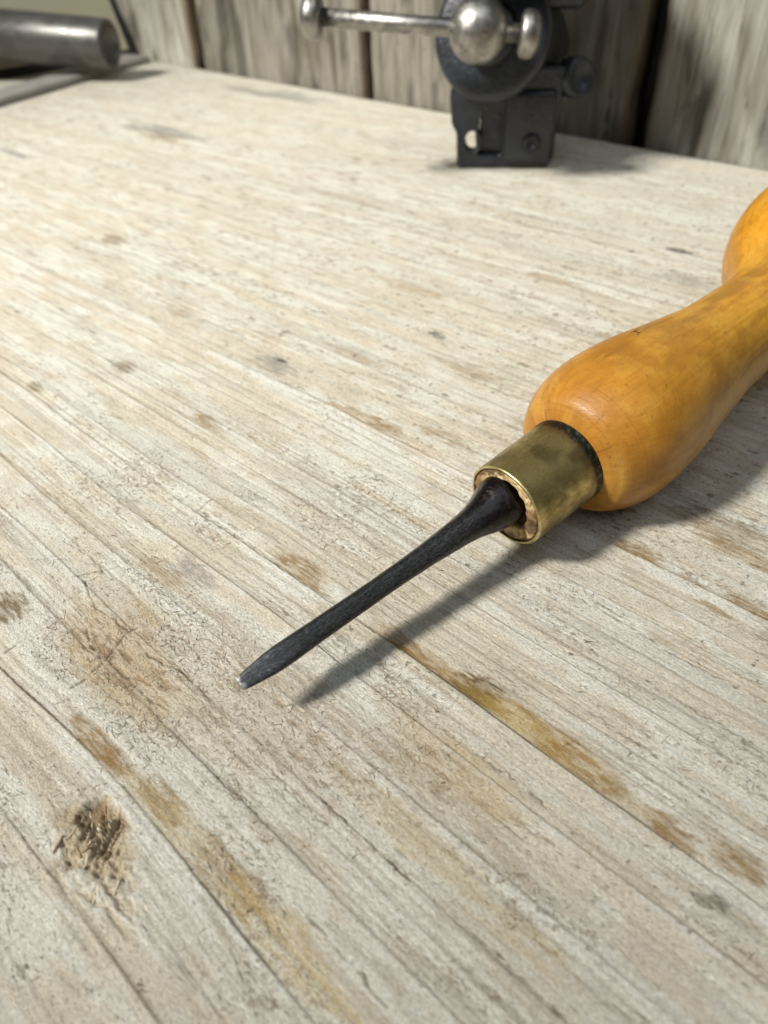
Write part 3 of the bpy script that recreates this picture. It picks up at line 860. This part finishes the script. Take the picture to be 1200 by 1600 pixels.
slab("panel", 0.004, 0.20, 0.0065, 0.075, 0.0005, 0.004, M_CARD, board)
slab("edging_and_gap_shade", 0.0, 0.0042, 0.0, 0.078, -0.0005, 0.005, M_BLACK, board)
slab("edging_and_gap_shade", 0.0043, 0.20, 0.0, 0.0066, -0.0008, 0.005, M_BLACK, board)  # black strip added for the shade in the gap below the panel

# steel pipe resting on the batten, its far end low and its near end propped up beyond the frame
E0 = Vector((-0.577, 0.3105, 0.0236)); E1 = Vector((-0.654, 0.2645, 0.0300))
PD = (E1 - E0).normalized()
L_ = 0.20
pp = [(0.006, 0.0), (0.006, 0.0128), (0.0003, 0.0132), (0.0, 0.0138), (0.0003, 0.0150), (0.0010, 0.0156), (0.002, 0.0158), (L_, 0.0188), (L_, 0)]
pipe = link("metal_pipe", lathe("metal_pipe", pp, E0, PD, 64, False), M_PIPE)
tag(pipe, "thick dull grey metal pipe lying over the batten in front of the yellowed board", "pipe")

# ------------------------------------------------------------------ the bradawl
HO = Vector((-0.06065, 0.09276, 0.01385)); HA = Vector((0.10743, 0.99017, 0.08955)).normalized()
BO = Vector((-0.06138, 0.09282, 0.01437)); BA = Vector((0.13021, 0.98877, 0.07334)).normalized()
tool = empty("bradawl", (HO.x, HO.y, 0.0), "hand tool with turned amber wooden handle, brass ferrule and black steel blade", "hand tool")


def interp_profile(keys, n_):
    """smooth (Catmull-Rom) resampling of (s, r) keys"""
    k = np.array(keys, float); out = []
    seg = len(k) - 1
    for i in range(seg):
        p0 = k[max(i - 1, 0)]; p1 = k[i]; p2 = k[i + 1]; p3 = k[min(i + 2, seg)]
        m_ = max(2, int(n_ / seg))
        for t in np.linspace(0, 1, m_, endpoint=False):
            s = p1[0] + (p2[0] - p1[0]) * t
            def tang(a, b): return (b[1] - a[1]) / max(1e-9, b[0] - a[0])
            m1 = tang(p0, p2) if i > 0 else tang(p1, p2)
            m2 = tang(p1, p3) if i < seg - 1 else tang(p1, p2)
            h = p2[0] - p1[0]
            r = (2 * t ** 3 - 3 * t ** 2 + 1) * p1[1] + (t ** 3 - 2 * t ** 2 + t) * h * m1 + (-2 * t ** 3 + 3 * t ** 2) * p2[1] + (t ** 3 - t ** 2) * h * m2
            out.append((s / 1000, max(r, 0) / 1000))
    out.append((k[-1][0] / 1000, k[-1][1] / 1000))
    return out


def turned(name, prof, O, A, seg, mat, parent, tint_fn, cap=False, wob=0.0, oval=False):
    me_ = lathe(name, prof, O, A, seg, cap)
    n_ = len(me_.vertices)
    c_ = np.zeros(n_ * 3, np.float32); me_.vertices.foreach_get("co", c_); c_ = c_.reshape(-1, 3).astype(float)
    A = Vector(A).normalized(); u = A.cross(Vector((0, 0, 1))).normalized(); w = u.cross(A).normalized()
    d = c_ - np.array(O); s = d @ np.array(A) * 1000; x = d @ np.array(u) * 1000; y = d @ np.array(w) * 1000
    th = np.arctan2(y, x); r = np.hypot(x, y)
    if oval:
        y = y * (1 - 0.13 * np.clip((s - 84) / 20, 0, 1))
        d2 = np.array(O) + np.outer(s / 1000, np.array(A)) + np.outer(x / 1000, np.array(u)) + np.outer(y / 1000, np.array(w))
        me_.vertices.foreach_set("co", d2.astype(np.float32).ravel()); me_.update()
    if wob:
        k = 1 + wob * (fbm(s / 7 + 50, th * 1.6 + 20, 77, 3) - .5)
        d2 = np.array(O) + np.outer(s / 1000, np.array(A)) + np.outer(x * k / 1000, np.array(u)) + np.outer(y * k / 1000, np.array(w))
        me_.vertices.foreach_set("co", d2.astype(np.float32).ravel()); me_.update()
    set_colour(me_, tint_fn(s, th, r))
    set_vec(me_, np.stack([s, th * np.maximum(r, 3), r], -1), "turn")
    return link(name, me_, mat, parent)


# handle
keys = [(18.0, 8.2), (18.3, 9.1), (18.6, 9.95), (18.9, 10.8), (19.4, 11.9), (20.3, 13.3), (22.0, 14.5), (25.0, 15.9), (29, 16.9), (33.5, 17.25), (40, 17.0), (47, 16.2), (54, 15.0), (62, 13.7), (70, 12.5), (78, 12.0), (86, 11.8), (94, 12.15), (99, 13.2),
        (104, 16.2), (109, 19.8), (115, 23.4), (123, 26.7), (131, 28.4), (139, 28.6), (148, 27), (156, 23), (162, 16), (165, 8), (166, 0)]


def handle_tint(s, th, r):
    c = np.broadcast_to(np.array((0.50, 0.222, 0.034)), (len(s), 3)).copy()
    a = th * 12
    # the oiled yellower belly and neck, redder shoulder by the ferrule
    c = mix(c, (0.56, 0.275, 0.042), sst(34, 70, s))
    c = mix(c, (0.60, 0.262, 0.020), sst(98, 112, s))
    c = mix(c, (0.43, 0.182, 0.036), 0.75 * sst(28, 20, s))
    c = mix(c, (0.54, 0.32, 0.10), 0.45 * np.exp(-((s - 20.3) / 1.1) ** 2) * sst(0.35, .6, fbm(a / 6, s, 811, 2)))  # pale shoulder ring, a highlight painted into the tint
    n_ = fbm(s / 12, a / 5, 821, 5)
    c = mix(c, (0.34, 0.135, 0.022), 0.42 * sst(0.42, 0.72, n_) * sst(80, 50, s))
    ring = sst(0.55, 0.75, fbm(s / 0.33, a / 22, 817, 3)) * sst(30, 21, s)
    c = mix(c, (0.26, 0.10, 0.022), 0.42 * ring)
    top_streak = np.exp(-((th - 1.78 + 0.3 * (fbm(s / 16, 0 * s, 819, 3) - .5)) / 0.30) ** 2) * sst(24, 34, s) * sst(0.30, 0.62, fbm(s / 9, a / 2.5, 818, 4))
    c = mix(c, (0.23, 0.098, 0.018), 0.62 * top_streak)  # darker brown streak along the top of the handle
    gr = fbm(s / 40, a / 0.7, 816, 4)
    c = mix(c, (0.30, 0.125, 0.02), 0.30 * sst(0.55, 0.70, gr))
    c = mix(c, (0.46, 0.30, 0.095), 0.55 * sst(0.75, -0.15, th) * sst(27, 40, s) * (th > -2))  # lower side lighter: bounce from the bench painted into the tint
    mott = fbm(s / 5, a / 3, 814, 5, 0.6)
    c = mix(c, (0.36, 0.15, 0.022), 0.40 * sst(0.50, 0.66, mott))
    c = mix(c, (0.62, 0.34, 0.07), 0.35 * sst(0.48, 0.34, mott))
    pore = fbm(s / 0.55, a / 0.32, 813, 2)
    c = mix(c, (0.16, 0.065, 0.012), 0.55 * sst(0.74, 0.84, pore) * sst(0.38, 0.6, fbm(s / 8, a / 5, 812, 3)))
    n_ = fbm(s / 20, a / 3.2, 823, 5)
    c = mix(c, (0.27, 0.15, 0.035), 0.26 * sst(0.48, 0.74, n_) * sst(30, 50, s))
    n_ = fbm(s / 1.6, a / 0.9, 827, 4)
    c = mix(c, (0.30, 0.13, 0.025), 0.28 * sst(0.58, 0.74, n_))
    n_ = fbm(s / 30, a / 1.4, 829, 3)
    c = mix(c, (0.24, 0.11, 0.02), 0.3 * sst(0.66, 0.74, n_) * sst(40, 60, s))
    return c * np.array((0.93, 0.94, 0.70))


handle = turned("handle", interp_profile(keys, 520), HO, HA, 200, M_HANDLE, tool, handle_tint, wob=0.006, oval=True)

# faint dark stamped mark near the top of the handle: short raised ink strokes following the surface
hu = HA.cross(Vector((0, 0, 1))).normalized(); hw = hu.cross(HA).normalized()
hp = np.array(interp_profile(keys, 520))


def on_handle(s, th, off=0.00006):
    r = np.interp(s / 1000, hp[:, 0], hp[:, 1]) * 1.0005 + off
    return HO + HA * (s / 1000) + (hu * math.cos(th) + hw * math.sin(th)) * r


bm = bmesh.new()
TH0 = 1.90
for pts, wd in (([(45.3, 0.040), (46.6, 0.062), (48.9, 0.066)], 0.62), ([(47.0, 0.055), (46.9, 0.0), (46.1, -0.035)], 0.55), ([(46.2, -0.035), (46.3, -0.075), (45.4, -0.10)], 0.5), ([(44.9, -0.085), (45.3, -0.10)], 0.4)):
    prev = None
    for k in range(len(pts) * 3):
        t = k / (len(pts) * 3 - 1) * (len(pts) - 1); i = min(int(t), len(pts) - 2); f = t - i
        s = pts[i][0] * (1 - f) + pts[i + 1][0] * f; th = TH0 + pts[i][1] * (1 - f) + pts[i + 1][1] * f
        hw_ = wd * (0.6 + 0.5 * random.random()) / 2
        a = bm.verts.new(on_handle(s - hw_, th - hw_ * .03)); b = bm.verts.new(on_handle(s + hw_, th + hw_ * .03))
        if prev: bm.faces.new((prev[0], prev[1], b, a))
        prev = (a, b)
M_INK = simple("dark_stamp_ink", (0.03, 0.02, 0.012), 0.6, 0, 300, 0.3)
link("stamp_mark", bm_mesh(bm, "stamp_mark"), M_INK, handle)

# ferrule: a thin-walled brass tube with a rolled lip
fp = [(3.0, 8.40), (0.35, 8.45), (0.10, 8.54), (0.0, 8.78), (0.06, 9.06), (0.25, 9.17), (0.6, 9.2), (4, 9.22), (9, 9.30), (14, 9.42), (17.4, 9.55), (18.2, 9.62), (18.9, 9.62), (19.2, 9.5), (19.3, 9.0)]
fpp = []
for (s0, r0), (s1, r1) in zip(fp[:-1], fp[1:]):
    for t in np.linspace(0, 1, max(2, int(abs(s1 - s0) / 0.4)), endpoint=False): fpp.append(((s0 + (s1 - s0) * t) / 1000, (r0 + (r1 - r0) * t) / 1000))
fpp.append((fp[-1][0] / 1000, fp[-1][1] / 1000))


def brass_tint(s, th, r):
    c = np.broadcast_to(np.array((0.55, 0.445, 0.19)), (len(s), 3)).copy()
    a = th * 9
    c = mix(c, (0.27, 0.215, 0.085), 0.8 * sst(0.40, 0.62, fbm(s / 5, a / 5, 901, 4)))
    c = mix(c, (0.17, 0.095, 0.070), 0.7 * sst(14.0, 17.5, s + 3 * (fbm(a / 3, s / 3, 905, 3) - .5)) * sst(0.4, .55, fbm(a / 7, s / 9, 907, 3)))
    e = s + 1.6 * (fbm(a / 1.5, s / 1.5, 911, 4) - .5)
    c = mix(c, (0.030, 0.042, 0.038), 0.92 * sst(15.9, 16.7, e))
    c = mix(c, (0.24, 0.34, 0.30), 0.5 * sst(16.2, 17.0, e) * sst(0.58, 0.66, fbm(a / .8, s / .5, 915, 3)))
    c = mix(c, (0.85, 0.74, 0.42), 0.9 * sst(0.32, 0.12, np.abs(s - 0.04)) * sst(0.25, 0.6, fbm(a / 3, 0 * s, 917, 3) + .1))
    c = mix(c, (0.10, 0.075, 0.03), 0.8 * (r < 8.66))
    return c


ferrule = turned("ferrule", fpp, HO, HA, 160, M_BRASS, tool, brass_tint, wob=0.004)

# broken end grain inside the ferrule
nr, na = 60, 220
co_ = []; cl_ = []
u = np.array(hu); w = np.array(hw); A_ = np.array(HA); O_ = np.array(HO)
boff = (BO - HO); bu = boff.dot(hu) * 1000; bw = boff.dot(hw) * 1000
RR, TT = np.meshgrid(np.linspace(0, 8.6, nr), np.linspace(0, 2 * np.pi, na, endpoint=False), indexing='ij')
px, py = RR * np.cos(TT), RR * np.sin(TT)
rel = fbm(px / 3.2 + 9, py / 3.2 + 9, 931, 5, 0.55)
bd = np.hypot(px - bu, py - bw)
z = 0.15 + 0.9 * (rel - .5) + 0.25 * (fbm(px / 0.7, py / 0.7, 945, 3) - .5) + 1.4 * sst(6.2, 5.2, bd + 2.2 * (fbm(px / 3.0, py / 3.0, 935, 3) - .5)) + 0.5 * sst(8.0, 8.7, RR)
co_ = O_ + (z[..., None] / 1000) * A_ + (px[..., None] / 1000) * u + (py[..., None] / 1000) * w
i0 = np.arange(nr - 1)[:, None] * na; j = np.arange(na)[None]; j2 = (j + 1) % na
q = np.stack([i0 + j, i0 + j2, i0 + na + j2, i0 + na + j], -1).reshape(-1, 4)
me = mesh_np("end_grain", co_.reshape(-1, 3), q)
cc_ = np.broadcast_to(np.array((0.46, 0.31, 0.135)), RR.shape + (3,)).copy()
cc_ = mix(cc_, (0.66, 0.50, 0.28), sst(0.42, .62, fbm(px / 0.9, py / .5, 941, 5, 0.65)))
cc_ = mix(cc_, (0.22, 0.12, 0.05), 0.85 * sst(0.46, 0.34, rel))
cc_ = mix(cc_, (0.05, 0.03, 0.02), 0.95 * sst(6.0, 5.5, bd + 2.2 * (fbm(px / 3.0, py / 3.0, 935, 3) - .5)))
cc_ = mix(cc_, (0.12, 0.075, 0.04), 0.9 * sst(8.0, 8.5, RR + 3.0 * (fbm(px / 4, py / 4, 947, 3) - .56)))
cc_ = mix(cc_, (0.085, 0.048, 0.022), 0.85 * sst(0.52, 0.58, fbm(px / 4.5 + 3, py / 4.5 + 8, 949, 3)))  # broad brown wedge of shadow painted into the end grain
cc_ = mix(cc_, (0.16, 0.09, 0.04), 0.8 * sst(0.60, 0.68, fbm(px / 0.55, py / 1.6, 943, 4)))
set_colour(me, cc_.reshape(-1, 3))
smooth(me)
link("end_grain", me, M_FIBRE, tool)

# blade: forged from a flared square root through a rounded bar to a worn chisel point
tip = 61.4
stations = [(1.6, 4.9, 0.12), (0.6, 5.2, 0.12), (-0.3, 5.3, 0.12), (-1.2, 5.2, 0.12), (-2.4, 4.95, .10), (-3.6, 4.6, .08), (-5, 4.2, .06), (-6.5, 3.72, .06), (-8.5, 3.25, .08), (-11, 2.92, .12), (-15, 2.62, .18), (-20, 2.30, .24), (-26, 2.08, .3), (-32, 2.0, .34), (-38, 2.02, .38), (-46, 2.06, .42), (-51, 2.14, .5),
            (-54, 2.16, .55), (-56, 2.04, .6), (-58, 1.80, .65), (-59.6, 1.58, .65), (-60.8, 1.38, .6), (-61.5, 1.24, .55), (-61.8, 1.05, .4)]
st_ = np.array(stations)
ss = np.concatenate([np.linspace(1.6, -12, 90), np.linspace(-12.3, -52, 120), np.linspace(-52.3, -61.8, 80)])
order = st_[::-1]
Rr = np.interp(-ss, -st_[:, 0], st_[:, 1]); SQ = np.interp(-ss, -st_[:, 0], st_[:, 2])
ker = np.ones(5) / 5
Rs = np.convolve(np.pad(Rr, 2, mode='edge'), ker, 'valid')
nb_ = 96
th = np.linspace(0, 2 * np.pi, nb_, endpoint=False)
bu_ = BA.cross(Vector((0, 0, 1))).normalized(); bw_ = bu_.cross(BA).normalized()
ROT = 0.30
S2, T2 = np.meshgrid(ss, th, indexing='ij')
p_ = 2 + 5.0 * np.interp(-S2, -st_[:, 0], st_[:, 2])
ca, sa = np.cos(T2 + ROT), np.sin(T2 + ROT)
rad_ = (np.abs(ca) ** p_ + np.abs(sa) ** p_) ** (-1 / p_)
flat = np.interp(-S2, [0, 50, 55, 61.8], [1, 1, 0.80, 0.42])     # the point flattens in one direction
Rm = np.broadcast_to(Rs[:, None], S2.shape) * rad_
lump = 1 + 0.018 * (fbm(S2 / 3.0 + 40, T2 * 2.2 + 9, 951, 4) - .5) * 2 + 0.05 * (fbm(S2 / 1.2, T2 * 3, 955, 3) - .5) * (S2 > -4)
Rm = Rm * lump
X2 = Rm * np.cos(T2 + ROT); Y2 = Rm * np.sin(T2 + ROT) * flat
# undo the section's own rotation so the flats sit where the rotation puts them
cr, sr = math.cos(2.51), math.sin(2.51)
X3 = X2 * cr - Y2 * sr; Y3 = X2 * sr + Y2 * cr
co_ = np.array(BO) + S2[..., None] / 1000 * np.array(BA) + X3[..., None] / 1000 * np.array(bu_) + Y3[..., None] / 1000 * np.array(bw_)
shift = 0.45 * sst(-6, -1, S2)[..., None] / 1000 * np.array((-0.812, 0.064, 0.580))
co_ = co_ + shift
m_ = len(ss)
i0 = np.arange(m_ - 1)[:, None] * nb_; j = np.arange(nb_)[None]; j2 = (j + 1) % nb_
q = np.stack([i0 + j, i0 + nb_ + j, i0 + nb_ + j2, i0 + j2], -1).reshape(-1, 4)
cv = co_.reshape(-1, 3)
cv = np.concatenate([cv, [co_[0].mean(0)], [np.array(BO) + (-61.92 / 1000) * np.array(BA)]])
me = mesh_np("blade", cv, q)
bm = bmesh.new(); bm.from_mesh(me); bm.verts.ensure_lookup_table()
c0 = bm.verts[m_ * nb_]; c1 = bm.verts[m_ * nb_ + 1]
for k in range(nb_):
    k2 = (k + 1) % nb_
    bm.faces.new((bm.verts[k], bm.verts[k2], c0))
    bm.faces.new((bm.verts[(m_ - 1) * nb_ + k], bm.verts[(m_ - 1) * nb_ + k2], c1))
bmesh.ops.recalc_face_normals(bm, faces=bm.faces)
bm.to_mesh(me); bm.free()
smooth(me)
tt = np.ones(S2.shape + (3,))
tt = mix(tt, (0.32, 0.22, 0.20), sst(-14, -5, S2))
tt = mix(tt, (1.3, 1.4, 1.55), sst(-50, -57, S2))
tt = mix(tt, (9, 9, 9.2), sst(-60.9, -61.5, S2 + .9 * (fbm(S2 / .5, T2 * 2, 961, 3) - .5)) * 0.8)
gl_ = 0.24 + 0 * S2 - 0.16 * sst(-12, -4, S2) - 0.06 * sst(-52, -58, S2)
set_colour(me, np.concatenate([tt.reshape(-1, 3), np.ones((2, 3))]))
set_vec(me, np.concatenate([np.stack([S2, T2 * 3, 0 * S2], -1).reshape(-1, 3), np.zeros((2, 3))]), "turn")
ga = me.attributes.new("gloss", 'FLOAT', 'POINT')
ga.data.foreach_set("value", np.concatenate([gl_.ravel(), [0.3, 0.3]]).astype(np.float32))
link("blade", me, M_STEEL, tool)
